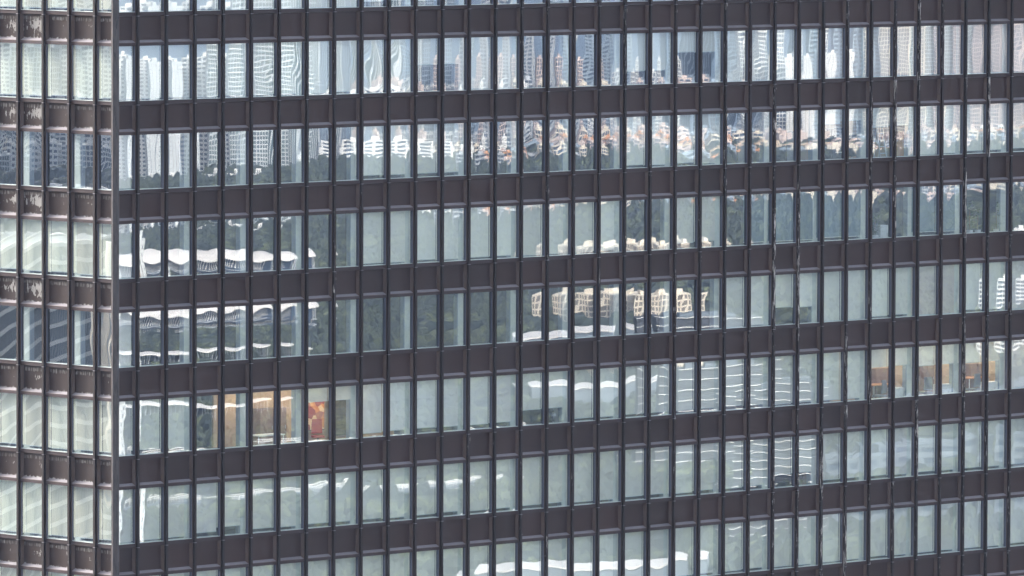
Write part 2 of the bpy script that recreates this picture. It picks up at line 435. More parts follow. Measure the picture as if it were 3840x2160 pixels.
# corner casing
M_corner = NT('corner casing'); 
def corner_mat():
    M = M_corner; b = M.n('BsdfPrincipled', i_Roughness=.5)
    geo = M.n('NewGeometry'); pos = geo.outputs['Position']
    n1 = M.noise(M.stretch(pos, (5, 5, 1.1)), 1.3, 5, .65)
    c = M.mix(M.ramp(n1, .3, .6), (.024, .019, .021, 1), (.050, .040, .041, 1))
    c = M.mix(M.ramp(M.noise(M.stretch(pos, (6, 6, .8)), 1.7, 4, .7), .58, .62), c, (.012, .010, .012, 1))
    M.l(c, b.inputs['Base Color']); M.l(b.outputs[0], M.out.inputs[0]); return M.m
mc = corner_mat()
mb = MB()
for k in range(-1, 9):
    zt = ZG - k * H - .17 + H - Z0; zb = ZG - k * H - .17 + .012 - Z0
    P = [dR * .17 + Vector((0, 0, 0)), dR * .17 - Vector((cos(aR + pi / 2), sin(aR + pi / 2), 0)) * .05]
    nR = Vector((cos(TH), -sin(TH), 0)); nL = Vector((-sin(TH), -cos(TH), 0))
    a = dR * .165 - nR * .05; b_ = dR * .165 + nR * .055; c_ = dR * .075 + nR * .055
    d_ = dL * .075 + nL * .055; e_ = dL * .165 + nL * .055; f_ = dL * .165 - nL * .05
    ring = [a, b_, c_, d_, e_, f_]
    for z0, z1, g in ((zb, zt, 1.0), (zb - .012, zb, .97)):
        for i in range(5):
            p, q = ring[i] * g, ring[i + 1] * g
            mb.face([(q.x, q.y, z0), (p.x, p.y, z0), (p.x, p.y, z1), (q.x, q.y, z1)], 0)
cc = mb.build('corner_casing', mc, tower, Matrix.Translation((0, 0, Z0)))

# storeys: slab, ceiling, core wall, interior columns
LR, LL = B0R + 45 * WR + .1, 12.0
MF = frame_at('R', 0, 0)
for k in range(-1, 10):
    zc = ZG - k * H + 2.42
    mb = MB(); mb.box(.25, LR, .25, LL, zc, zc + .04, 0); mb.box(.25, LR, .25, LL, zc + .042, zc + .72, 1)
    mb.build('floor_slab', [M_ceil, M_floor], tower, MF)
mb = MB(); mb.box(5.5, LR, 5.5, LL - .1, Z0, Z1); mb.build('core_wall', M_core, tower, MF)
for z0_, z1_ in ((0, Z0 - 3.8), (Z1 + .05, Z1 + 30)):     # the rest of the tower above and below the storeys in view
    mb = MB(); mb.box(0, LR, .0, LL + 2, z0_, z1_); mb.build('tower_shaft', M_panel, tower, MF)
mb = MB(); mb.box(LR - .2, LR, .3, LL, Z0 - 1, Z1); mb.box(.3, LR - .2, LL, LL + .2, Z0 - 1, Z1); mb.build('end_wall', M_panel, tower, MF)
def column(side, s):
    mb = MB(); mb.box(-.17, .17, .34, .60, Z0, Z1, 0); mb.box(-.21, -.17, .36, .58, Z0, Z1, 1)
    if side == 'L': mb.box(.17, .21, .36, .58, Z0, Z1, 1)
    mb.build('interior_column', [M_col, M_colb], tower, frame_at(side, s, 0))
for b in range(2, NB_R, 2):
    s, w = bay('R', b); column('R', s + w)
for b in (1, 3, 5):
    s, w = bay('L', b); column('L', s)
# warm rooms with their own lit ceiling lamps
M_lamp = emit('ceiling lamp', (1, .86, .66), 22.0)
def room(k, b0, b1, depth, mat, lamps=True):
    s0, _ = bay('R', b0); s1, w1 = bay('R', b1)
    z = ZG - k * H; x0 = s0 + .4; x1 = s1 + w1 + depth
    mb = MB(); mb.box(x0, x1, depth, depth + .1, z - .45, z + 2.4); mb.box(x1, x1 + .1, .7, depth + .1, z - .45, z + 2.4)
    mb.build('partition_wall', mat, tower, MF)
    if lamps:
        x = x0 + 1.2
        while x < x1 - .5:
            l = MB(); l.box(x - .3, x + .3, depth * .45, depth * .45 + .25, z + 2.36, z + 2.41, 0); l.build('ceiling_lamp', M_lamp, tower, MF); x += 2.4
room(5, 5, 8, 2.6, M_warm); room(5, 29, 35, 2.6, M_tan); room(2, 27, 30, 2.4, M_tan, False)

# ------------------------------------------------------------------ things standing in the rooms
def spot(k, b, depth, dx=0.0):      # floor point seen through bay b at a given depth behind the glass
    s, w = bay('R', b); M4 = frame_at('R', s + w / 2 + depth + dx, ZG - k * H - .46, depth); return M4
def put(o, M4, rz=0): o.matrix_world = M4 @ Matrix.Rotation(rz, 4, 'Z'); return o
def thing(name, M4, label, cat, rz=0, group=None):
    o = empty(name); put(o, M4, rz); return tag(o, label, cat, group)
def part(root, name, mb, mat): return mb.build(name, mat, root)
def cabinet(M4, w, d, h, mat, label, name='cabinet', cat='cabinet', doors=2, base=0):
    t = thing(name, M4, label, cat)
    m1 = MB(); m1.box(-w/2, w/2, -d/2, d/2, base + .06, base + h); part(t, 'carcass', m1, mat)
    m2 = MB(); m2.box(-w/2 + .03, w/2 - .03, -d/2 + .04, d/2 - .02, base, base + .06); part(t, 'plinth', m2, M_dark)
    for i in range(doors):
        a = -w/2 + w * i / doors + .01; b = -w/2 + w * (i + 1) / doors - .01
        m3 = MB(); m3.box(a, b, -d/2 - .02, -d/2 - .001, base + .1, base + h - .03); dr = part(t, 'door', m3, mat)
        m4 = MB(); m4.box(b - .08, b - .06, -d/2 - .04, -d/2 - .021, base + h * .5, base + h * .5 + .15); m4.build('handle', M_metal, dr)
    return t
def table(M4, w, d, h, mat, label, name='table', rz=0, legm=None):
    t = thing(name, M4, label, 'table', rz)
    m1 = MB(); m1.box(-w/2, w/2, -d/2, d/2, h - .04, h); part(t, 'tabletop', m1, mat)
    for sx in (-1, 1):
        for sy in (-1, 1):
            m2 = MB(); m2.tube((sx * (w/2 - .05), sy * (d/2 - .05), 0), (sx * (w/2 - .05), sy * (d/2 - .05), h - .04), .025); part(t, 'leg', m2, legm or M_metal)
    return t
def chair(M4, mat, label, rz=0, group=None):
    t = thing('office_chair', M4, label, 'chair', rz, group)
    m = MB(); m.box(-.24, .24, -.24, .24, .44, .52); part(t, 'seat', m, mat)
    m = MB()
    for i in range(6):
        z0 = .6 + i * .1; y = -.24 - .03 * sin(i / 5 * pi); m.box(-.23 + .004 * i, .23 - .004 * i, y, y + .05, z0, z0 + .1)
    part(t, 'backrest', m, mat)
    m = MB(); m.tube((0, 0, .1), (0, 0, .44), .03); part(t, 'stem', m, M_dark)
    m = MB()
    for i in range(5): m.tube((0, 0, .12), (.28 * cos(i * 1.257), .28 * sin(i * 1.257), .04), .02)
    part(t, 'base', m, M_dark); return t
def plant(M4, label, h=1.1, seed=1, base=.3):
    t = thing('potted_plant', M4, label, 'plant')
    m = MB(); m.tube((0, 0, base), (0, 0, base + .26), .11, 12, 0, .15); part(t, 'pot', m, M_white)
    r = random.Random(seed); m = MB()
    for i in range(110):
        a = r.uniform(0, 6.28); rr = r.uniform(.02, .3); z = base + .3 + r.random() * h
        p = Vector((rr * cos(a), rr * sin(a), z)); d = Vector((cos(a), sin(a), r.uniform(-.3, .9))).normalized() * r.uniform(.08, .18)
        n = d.cross(Vector((0, 0, 1))).normalized() * .035
        m.face([p, p + d * .5 + n, p + d, p + d * .5 - n])
    part(t, 'leaves', m, M_leaf)
    m = MB(); m.tube((0, 0, base + .2), (0, 0, base + .2 + h * .8), .012); part(t, 'stem', m, M_brown); return t

cabinet(spot(5, 5, 2.3, .2), 1.5, .5, 1.75, M_brown, 'tall brown cupboard in the warm room at the left of the sixth storey shown')
table(spot(5, 5, 1.2, .1), 1.5, .7, .78, M_white, 'long white desk in the warm lit room near the corner')
t = thing('wall_picture', spot(5, 7, 2.4, -.25), 'large orange and red patchwork picture beside the half drawn blind', 'picture')
pm = NT('orange patchwork'); tc = pm.n('TexCoord'); vo = pm.n('TexVoronoi', i_Scale=3.2); pm.l(tc.outputs['Object'], vo.inputs['Vector'])
sp = pm.n('SeparateColor'); pm.l(vo.outputs['Color'], sp.inputs[0])
c1 = pm.mix(pm.ramp(sp.outputs[0], .3, .35), (.62, .22, .05, 1), (.75, .50, .28, 1)); c1 = pm.mix(pm.ramp(sp.outputs[1], .62, .66), c1, (.30, .05, .03, 1))
bb = pm.n('BsdfPrincipled', i_Roughness=.6); pm.l(c1, bb.inputs['Base Color']); pm.l(bb.outputs[0], pm.out.inputs[0])
m_ = MB(); m_.box(-.55, .45, -.02, .02, .7, 2.5); part(t, 'canvas', m_, pm.m)
m_ = MB(); m_.box(-.60, .50, .021, .05, .65, 2.55); part(t, 'backing_frame', m_, M_brown)
t = thing('screen_panel', spot(5, 8, 2.2, -.5), 'dark green and brown folding panel right of the orange picture', 'screen')
pm = plain('mossy panel', (.12, .10, .05), .7, var=.6, scale=4)
for i in range(2): m_ = MB(); m_.box(-.5 + i * .5, -.02 + i * .5, -.03 + .03 * i, .01 + .03 * i, .4, 2.45); part(t, 'leaf', m_, pm)
chair(spot(5, 7, 1.6, -.1), M_red, 'red office chair below the orange picture', rz=2.6)
chair(spot(5, 29, 1.1, .1), M_grey, 'grey high backed chair at the left end of the warm right hand office', rz=.3, group='grey chairs in the warm right hand office')
chair(spot(5, 31, 1.0, 0), M_grey, 'grey chair in the middle of the warm right hand office', rz=-.2, group='grey chairs in the warm right hand office')
chair(spot(5, 33, .9, .1), M_grey, 'rightmost grey chair of the warm right hand office', rz=.1, group='grey chairs in the warm right hand office')
table(spot(5, 29, 1.7, .1), 1.5, .8, .95, M_orangewood, 'brown wooden desk at the left of the warm right hand office')
table(spot(5, 33, 1.7, .2), 1.4, .8, .95, M_orangewood, 'brown wooden desk at the right of the warm right hand office')
cabinet(spot(5, 30, .65, -.1), 1.3, .4, .85, M_white, 'low white cupboard by the glass, leftmost in the warm right hand office')
cabinet(spot(5, 32, .65, -.2), 1.3, .4, .85, M_white, 'low white cupboard by the glass between two grey chairs')
cabinet(spot(5, 34, .65, -.2), 1.2, .4, .8, M_white, 'low white cupboard by the glass, rightmost in the warm right hand office')
cabinet(spot(5, 29, 2.2, .3), 1.1, .45, 1.6, M_brown, 'dark brown bookcase at the left end of the warm right hand office', 'bookcase', 'bookcase')
cabinet(spot(5, 33, 2.2, .3), .9, .4, 1.5, M_brown, 'dark brown bookcase at the right end of the warm right hand office', 'bookcase', 'bookcase')
cabinet(spot(5, 31, 2.2, 0), 1.0, .45, 1.9, M_brown, 'tall brown wardrobe against the warm wall', 'wardrobe', 'wardrobe')
cabinet(spot(2, 27, .9, .1), .75, .5, 1.8, M_dark, 'tall dark locker behind the tinted panes of the third storey shown', 'locker', 'locker', 1)
t = thing('monitor', spot(2, 28, 1.0, -.25), 'dark upright display with rounded corners before a beige wall', 'display')
m_ = MB(); m_.box(-.33, .33, -.03, .03, .5, 1.42); m_.box(-.28, .28, -.029, .029, 1.42, 1.47); part(t, 'display_panel', m_, M_dark)
m_ = MB(); m_.box(-.2, .2, -.2, .2, 0, .03); m_.tube((0, 0, .03), (0, 0, .55), .03); part(t, 'stand', m_, M_metal)
t = thing('round_table', spot(2, 27, .75, .35), 'small round white table beside the tall dark locker', 'table')
m_ = MB(); m_.tube((0, 0, .72), (0, 0, .75), .3, 20); part(t, 'tabletop', m_, M_white)
m_ = MB(); m_.tube((0, 0, .02), (0, 0, .72), .025); m_.tube((0, 0, 0), (0, 0, .03), .2, 16); part(t, 'pedestal', m_, M_white)
t = thing('bottle', spot(2, 27, .75, .2), 'small orange bottle standing on the round white table', 'bottle')
m_ = MB(); m_.tube((0, 0, .751), (0, 0, .92), .035, 10); m_.tube((0, 0, .92), (0, 0, .98), .035, 10, 0, .014); part(t, 'glass_body', m_, M_orangewood)
m_ = MB(); m_.tube((0, 0, .98), (0, 0, 1.01), .016, 8); part(t, 'cap', m_, M_white)
t = thing('step_ladder', spot(2, 29, 1.0, 0), 'white step ladder standing open by an orange table', 'ladder')
for sx in (-1, 1):
    m_ = MB(); m_.tube((sx * .24, -.3, 0), (sx * .16, 0, 1.75), .028); part(t, 'rail', m_, M_white)
    m_ = MB(); m_.tube((sx * .24, .35, 0), (sx * .16, .03, 1.72), .02); part(t, 'rear_leg', m_, M_white)
for i in range(5):
    f = (i + 1) / 6; m_ = MB(); m_.box(-.22 + .06 * f, .22 - .06 * f, -.3 + .3 * f - .05, -.3 + .3 * f + .06, 1.75 * f, 1.75 * f + .03); part(t, 'step', m_, M_white)
table(spot(2, 29, 1.3, .1), 1.5, .6, .85, M_orangewood, 'orange topped table behind the white step ladder')
cabinet(spot(2, 30, .9, -.2), .8, .5, 1.55, M_orangewood, 'brown wooden cupboard right of the step ladder', doors=1)
for b, h, lab in ((23, 1.65, 'grey partition screen, leftmost of those on the third storey shown'), (24, 1.75, 'grey partition screen, second from the left on the third storey shown'),
               (25, 1.75, 'grey partition screen left of the dark locker'), (32, 1.75, 'grey partition screen behind the pale blinds near the right end'), (33, 1.6, 'rightmost grey partition screen of the third storey shown')):
    t = thing('partition_screen', spot(2, b, .75, .45), lab, 'screen', group='grey partition screens')
    m_ = MB(); m_.box(-.28, .28, -.025, .025, .05, h); part(t, 'screen_panel', m_, M_grey)
    for sx in (-1, 1): m_ = MB(); m_.box(sx * .2 - .03, sx * .2 + .03, -.2, .2, 0, .05); part(t, 'foot', m_, M_metal)
cabinet(spot(3, 29, .6, .1), .5, .35, 1.0, M_white, 'small white box cupboard by the glass left of the potted plants', doors=1)
for i, (b, dx, hh, lab) in enumerate(((29, -.3, .9, 'leafy potted plant beside the small white box cupboard'), (33, -.25, 1.2, 'tall leafy plant in a white pot, left of three at the right edge'),
                      (33, .3, .9, 'shorter leafy plant in a white pot, middle of three at the right edge'), (34, .0, 1.2, 'leafy plant in a white pot nearest the right edge'))):
    plant(spot(3, b, .55, dx), lab, hh, i + 3)
cabinet(spot(5, 16, .8, .2), .5, .4, 1.2, M_white, 'white cupboard below a half drawn blind in mid facade', doors=1)
t = thing('desk_lamp', spot(5, 16, .7, -.25), 'small white lamp on the sill below a half drawn blind', 'lamp')
m_ = MB(); m_.tube((0, 0, .5), (0, 0, .52), .09, 14); m_.tube((0, 0, .52), (0, 0, .72), .012); part(t, 'stand', m_, M_metal)
m_ = MB(); m_.tube((0, 0, .70), (0, 0, .86), .12, 14, 0, .07); part(t, 'lamp_shade', m_, M_white)
m_ = MB(); m_.tube((0, 0, 0), (0, 0, .5), .05, 10); part(t, 'pedestal', m_, M_metal)
cabinet(spot(6, 26, .9, -.1), .7, .4, .95, M_brown, 'low brown cupboard below the raised blind of the seventh storey shown', doors=1)

# ------------------------------------------------------------------ the city that the panes mirror
nRv = Vector((cos(TH), -sin(TH), 0)); nLv = Vector((-sin(TH), -cos(TH), 0))
def far(side, vx, t, z=0.0):
    p = Vector((CX, CY, 0)) + Vector(((vx - 1920) / FPX, 1, 0)) * t
    n = nRv if side == 'R' else nLv
    q = p - n * 2 * p.dot(n); return Vector((q.x, q.y, z))
def zt(vy, t): return ZC - t * (vy + 694) / FPX
WALLS = {'white': (.80, .79, .76), 'pale': (.56, .59, .60), 'grey': (.42, .44, .46), 'pink': (.62, .50, .45), 'cream': (.74, .66, .54),
         'tan': (.55, .42, .30), 'dark': (.045, .05, .06), 'blue': (.30, .37, .44), 'orange': (.62, .30, .13), 'slate': (.13, .16, .19)}
M_wall = {k: plain('wall ' + k, v, .8, var=.08, scale=.05) for k, v in WALLS.items()}
M_winblue = plain('far window glass', (.035, .06, .10), .3, var=.3, scale=.4, spec=.3)
M_wingreen = plain('far greenish glass', (.05, .085, .085), .3, var=.3, scale=.4, spec=.3)
M_wintan = plain('far bronze glass', (.20, .175, .14), .4, var=.3, scale=.3)
def wallof(c): return M_wall[c]
def block(side, vx, wpx, vtop, t, style, colour, label, rot=0.0, depth=None, fl=5.6, nb=None, group=None, name='tower_block', cat='building', crown=True, curve=0):
    """a building of the mirrored city: glazed core, floor bands, piers, roof house"""
    w = wpx * t / FPX; h = max(6, zt(vtop, t)); d = depth or min(w * .9, 26)
    o = empty(name, far(side, vx, t), (-pi / 2 if side == 'R' else pi / 2) + R(rot)); tag(o, label, cat, group)
    nfl = max(2, int(h / fl)); fh = h / nfl; nbv = nb or max(3, int(w / 5.0)); wm = wallof(colour)
    core = MB(); core.box(-w/2 + .5, w/2 - .5, .5, d - .5, 0, h - .3); core.build('glazed_core', M_wintan if name == 'office_block' and colour == 'cream' else M_wingreen if colour in ('pale', 'tan') else M_winblue, o)
    m1 = MB()
    if style in ('band', 'grid', 'balcony'):
        th = fh * {'band': .5, 'grid': .28, 'balcony': .42}[style]
        for i in range(nfl + 1):
            z0 = max(0, i * fh - th / 2); z1 = min(h, i * fh + th / 2)
            if style == 'balcony':
                seg = max(2, nbv // 2)
                for q in range(seg):
                    a = -w/2 + w * q / seg; b = a + w / seg * .82
                    m1.box(a, b, -1.1, 0, z0, z1)
            m1.box(-w/2, w/2, 0, d, z0, z1)
        m1.build('floor_bands', wm, o)
    if style in ('grid', 'stripe', 'balcony', 'band'):
        m2 = MB(); cnt = {'grid': nbv, 'stripe': int(nbv * 1.4), 'balcony': max(2, nbv // 2), 'band': 2}[style]
        pw = {'grid': 1.3, 'stripe': 1.5, 'balcony': 1.2, 'band': w * .14}[style]
        for q in range(cnt + 1):
            x = -w/2 + w * q / cnt; a = max(-w/2 - .05, x - pw / 2); b = min(w/2 + .05, x + pw / 2)
            m2.box(a, b, -.25, .6, 0, h + .2); m2.box(a, b, d - .6, d + .25, 0, h + .2)
        nd = max(2, int(d / 4))
        for q in range(nd + 1):
            y = .6 + (d - 1.9) * q / nd
            for sx in (-1, 1): m2.box(sx * w/2 - sx * .6, sx * (w/2 + .2), y, y + .7, 0, h + .15)
        m2.build('piers', wm, o)
    if style == 'slab':
        m2 = MB(); m2.box(-w/2, w/2, 0, d, 0, h); m2.build('wall', wm, o)
        m3 = MB()
        for q in range(1, 3): x = -w/2 + w * q / 3 + w * .05; m3.box(x - .35, x + .35, -.12, -.02, 0, h - 2)
        m3.build('joint_line', M_wall['dark'], o)
        m4 = MB()
        for i in range(1, nfl):
            for sx in (-.42, .36):
                m4.box(w * sx, w * sx + w * .06, -.08, -.02, i * fh, i * fh + 1.4)
                m4.box(-w/2 - .08, -w/2 - .02, d * (.5 + sx * .8), d * (.5 + sx * .8) + 1.6, i * fh, i * fh + 1.4)
        m4.build('small_windows', M_winblue, o)
        m4 = MB()
        for i in range(1, nfl * 2):
            m4.box(-w/2 - .05, w/2 + .05, -.05, d + .05, i * fh / 2 - .12, i * fh / 2 + .12)
        m4.build('panel_joint', M_wall['grey'], o)
    if crown:
        m5 = MB(); m5.box(-w * .22, w * .15, d * .3, d * .7, h - .31, h + min(5, h * .12)); m5.box(-w/2 - .15, w/2 + .15, -.15, d + .15, h + .21, h + .6)
        m5.build('roof_house', wm, o)
    return o

rg = random.Random(21)
def edge(vx): return 3770 + 560 * max(0, min(1, (vx - 600) / 1900))
def words(*a): return ' '.join(a)
# first row of tall blocks, far right world
spec = [
 (60, 210, 110, 4080, 'band', 'white', 20, 'white banded tower with a slim service shaft, first of the harbour row'),
 (255, 150, 150, 4150, 'slab', 'pale', -12, 'blank pale grey slab tower between two banded white towers'),
 (430, 190, 125, 4100, 'band', 'white', 15, 'white banded tower with green tinted glass right of a blank slab'),
 (610, 180, 160, 4060, 'slab', 'pale', -18, 'smooth pale slab tower with one dark joint line'),
 (770, 170, 130, 4140, 'band', 'white', 22, 'white banded tower standing in front of the harbour water'),
 (960, 230, -20, 4060, 'grid', 'pale', -10, 'tall pale gridded tower taller than its white neighbours'),
 (1130, 120, -260, 4300, 'stripe', 'pale', 10, 'very tall pale tower with fine vertical stripes'),
 (1290, 140, -300, 4350, 'stripe', 'blue', -8, 'very tall blue grey striped tower behind low white houses'),
 (1440, 120, -280, 4380, 'stripe', 'pale', 12, 'very tall pale striped tower right of the blue grey one'),
 (1610, 150, -260, 4400, 'grid', 'blue', -20, 'tall blue grey gridded tower behind the town'),
 (1790, 90, 180, 4250, 'grid', 'pink', 8, 'pinkish brown grid fronted block among the low town'),
 (1900, 150, -300, 4450, 'band', 'grey', 14, 'tall grey banded tower above the pinkish grid block'),
 (2080, 95, 200, 4230, 'grid', 'pink', -14, 'second pinkish grid block beneath a tall grey banded tower'),
 (2200, 160, -320, 4430, 'band', 'blue', 16, 'tall blue banded tower in the middle of the skyline'),
 (2330, 80, 330, 4120, 'grid', 'white', 5, 'mid rise white block with a dark domed roof tank'),
 (2430, 80, 230, 4150, 'grid', 'white', 12, 'mid rise white block right of the one with a tank'),
 (2570, 150, -330, 4350, 'stripe', 'blue', -12, 'tall blue striped tower left of the big white grids'),
 (2760, 190, -360, 4250, 'grid', 'blue', 18, 'tall blue glass tower with a light grid front'),
 (2900, 160, -100, 3980, 'grid', 'white', -20, 'large white grid tower at the right of the town'),
 (3040, 120, 210, 3900, 'slab', 'white', 10, 'blank white slab in front of the large white grid tower'),
 (3170, 190, -340, 4080, 'band', 'blue', -15, 'tall blue banded glass tower behind the blank white slab'),
 (3350, 170, -350, 4020, 'grid', 'cream', 12, 'tall cream grid tower with close set balconies'),
 (3540, 180, -360, 4100, 'grid', 'pale', -14, 'tall pale grid tower right of the cream one'),
 (3710, 170, -340, 4060, 'grid', 'pink', 10, 'tall pinkish grid tower near the right of the skyline'),
 (3890, 190, -360, 4120, 'stripe', 'pink', -10, 'tall pinkish striped tower, last but one on the right'),
 (4090, 190, -350, 4060, 'grid', 'pale', 8, 'tall pale grid tower, last on the right'),
]
for vx, wp, vt, t, st_, c, ro, lab in spec:
    block('R', vx, wp, vt, max(t, edge(vx) + 60 + (t - 3900) * .5), st_, c, lab, rot=ro)
# low town
for i in range(95):
    vx = rg.uniform(950, 3900); t = edge(vx) + rg.uniform(20, 600)
    c = rg.choice(['white', 'white', 'white', 'cream', 'pink', 'pale', 'grey']) if vx < 2000 else rg.choice(['white', 'cream', 'pink', 'tan', 'orange', 'grey', 'blue'])
    h = rg.uniform(8, 38); w = rg.uniform(8, 20)
    block('R', vx, w * FPX / t, (ZC - h) * FPX / t - 694, t, rg.choice(['grid', 'band', 'grid', 'slab', 'balcony']), c, 'low %s town house among the mirrored hillside town' % {'pale': 'pale grey'}.get(c, c),
          rot=rg.uniform(-30, 30), depth=rg.uniform(8, 16), group='low %s houses of the mirrored town' % c, name='town_house', cat='house')
for i in range(85):
    vx = rg.uniform(1760, 3300) if i < 52 else rg.uniform(3300, 4100); t = edge(vx) - rg.uniform(10, 330)
    c = rg.choice(['grey', 'cream', 'pink', 'tan', 'orange', 'tan', 'blue', 'pink'])
    h = rg.uniform(12, 30); w = rg.uniform(12, 24)
    block('R', vx, w * FPX / t, (ZC - h) * FPX / t - 694, t, rg.choice(['grid', 'band', 'band', 'slab', 'balcony']), c, '%s house half sunk in the mirrored wood' % c,
          rot=rg.uniform(-30, 30), depth=rg.uniform(8, 16), fl=4.5, group='%s houses in the mirrored wood' % c, name='town_house', cat='house')
# mid-distance buildings
block('R', 720, 860, 748, 3740, 'balcony', 'white', 'long low white apartment block with open balconies at the edge of the wood', depth=14, fl=3.0, rot=6, name='apartment_block')
for vx, lab in ((560, 'left white stair tower of the long balcony block'), (940, 'right white stair tower of the long balcony block')):
    block('R', vx, 45, 690, 3730, 'slab', 'white', lab, depth=6, crown=False, name='stair_tower')
block('R', 1450, 430, 490, 3990, 'band', 'white', 'broad white slab block with bold dark window bands above the wood', depth=16, fl=4.6, name='apartment_block')
block('R', 1800, 130, 540, 4150, 'band', 'white', 'narrow white banded block right of the broad banded one', depth=14, fl=3.4, name='apartment_block')
for vx, wp, vt, c, st_, lab in ((2150, 170, 560, 'cream', 'grid', 'cream mid rise above the wood with an orange neighbour'), (2350, 130, 620, 'orange', 'grid', 'orange plastered mid rise above the wood'),
      (2520, 180, 520, 'pink', 'band', 'pink banded mid rise above the wood'), (2740, 170, 580, 'cream', 'balcony', 'cream mid rise with balconies above the wood'),
      (2930, 140, 690, 'white', 'balcony', 'white stepped balcony block above the wood'), (3240, 180, 670, 'white', 'balcony', 'white balcony block below the cream tower'),
      (3480, 150, 690, 'white', 'band', 'white banded block below the pale tower'), (3740, 190, 700, 'white', 'balcony', 'white balcony block at the right end of the wood')):
    block('R', vx, wp, vt - 120, edge(vx) + rg.uniform(-30, 60), st_, c, lab, rot=rg.uniform(-15, 15), depth=14, name='apartment_block')

# pavilion with the undulating white roof
M_roof = plain('white roof membrane', (.72, .69, .66), .45, var=.05, scale=.1)
t_ = 2800; pv = empty('wave_roof_pavilion', far('R', 560, t_), -pi / 2 + R(8)); tag(pv, 'round ended pavilion with an undulating white roof on slender white fins above terraces', 'pavilion')
def wavy(x, L): return 1.3 * sin(x / L * 5.0 + .8) * (1 - abs(x) / L * .4)
def sheet(mb, L, D, z0, th, n=60, ny=10, amp=1.0, wav=True, crown=1.2):
    top, bot = [], []
    for i in range(n + 1):
        u = -1 + 2 * i / n; hw = D * (max(0, 1 - abs(u) ** 5)) ** .5 + .05
        for j in range(ny + 1):
            v = -1 + 2 * j / ny; x = u * L; y = v * hw
            z = z0 + (wavy(x + y * .3, L) * amp if wav else 0) + crown * (1 - v * v) * (1 - abs(u) ** 6)
            top.append((x, y, z)); bot.append((x, y, z - th * (1 - .6 * abs(v) ** 3)))
    i0 = len(mb.v); mb.v += top + bot; N = len(top)
    def f(*q, s=True): mb.f.append(q); mb.mi.append(0); mb.att['rnd'].append(0); mb.we.append(0); mb.sm.append(s)
    for i in range(n):
        for j in range(ny):
            k = i0 + i * (ny + 1) + j; a, b, c, d = k, k + ny + 1, k + ny + 2, k + 1
            f(a, b, c, d); f(d + N, c + N, b + N, a + N)
        a = i0 + i * (ny + 1); b = a + ny + 1; f(a, a + N, b + N, b, s=False)
        a += ny; b += ny; f(b, b + N, a + N, a, s=False)
LP = 60
m_ = MB(); sheet(m_, LP, 22, 33, 1.6, crown=9); m_.build('roof', M_roof, pv)
m_ = MB()
for q in range(61):
    x = -LP * .96 + LP * 1.92 * q / 60; hw = 14.5 * (max(.02, 1 - abs(x / LP) ** 5)) ** .5
    m_.box(x - .3, x + .3, -hw - .3, -hw + .5, 24, 33.4 + wavy(x, LP))
m_.build('fins', M_wall['white'], pv)
m_ = MB()
for zz, LL_, DD in ((0, 62, 17), (7, 60, 16), (14, 58, 15.5), (20, 56, 15)): m_.box(-LL_ * .94, LL_ * .94, -DD + .6, DD - 1, zz + 1, zz + 5)
m_.box(-54, 54, -13, 13, 24, 33.5); m_.build('glazing', M_winblue, pv)
for zz, LL_, DD in ((5.5, 63, 18), (12, 62, 17.5), (18.5, 60, 17), (23.2, 59, 16.5)):
    m_ = MB(); sheet(m_, LL_, DD, zz, .9, wav=False); m_.build('terrace', M_wall['grey'], pv)
    m_ = MB()
    for q in range(50):
        x = -LL_ * .9 + LL_ * 1.8 * q / 49; m_.tube((x, -DD * .86, zz - 5), (x, -DD * .86, zz + .2), .22, 5)
    m_.build('terrace_columns', M_wall['cream'], pv)
t_ = 2470; o = empty('canopy_roof', far('R', 560, t_), -pi / 2 + R(-10)); tag(o, 'flat white oval canopy roof among trees below the wavy pavilion', 'canopy')
m_ = MB(); sheet(m_, 46, 14, 21, 1.2, amp=.5); m_.build('roof', M_roof, o)
m_ = MB()
for q in range(16): x = -40 + 80 * q / 15; m_.tube((x, -8, 0), (x, -8, 20), .5, 6); m_.tube((x, 8, 0), (x, 8, 20), .5, 6)
m_.build('canopy_columns', M_wall['grey'], o)

block('R', 2230, 330, 1040, 2760, 'grid', 'cream', 'glass office block framed in sandstone grid, the taller of two beside the wood', rot=24, depth=24, fl=5.0, nb=7, name='office_block')
block('R', 2520, 260, 1060, 2730, 'grid', 'cream', 'sandstone gridded glass office block behind the dark striped one', rot=-22, depth=20, fl=5.0, nb=6, name='office_block')
def striped(vx, wp, vtop, t, lab, rot, gap=6.5, side='R', nrows=None):
    w = wp * t / FPX; h = zt(vtop, t); o = empty('striped_office', far(side, vx, t), (-pi / 2 if side == 'R' else pi / 2) + R(rot)); tag(o, lab, 'office building')
    m_ = MB(); m_.box(-w/2, w/2, 0, 24, 0, h); m_.build('dark_glazing', M_wall['dark'], o)
    z = h; 
    while z > 1:
        m_ = MB(); m_.box(-w/2 - .8, w/2 + .8, -1.2, -.01, z - .22, z + .22); m_.build('white_ledge', M_wall['white'], o); z -= gap
    m_ = MB(); m_.box(-w * .3, w * .2, 6, 18, h + .01, h + 3); m_.build('roof_house', M_wall['slate'], o)
striped(2640, 420, 1270, 2250, 'black glass office block ringed by thin white ledges beside sandstone grids', -10)
striped(2900, 260, 1480, 2080, 'smaller black office block with white ledges in front of the first', 14, 5.2)
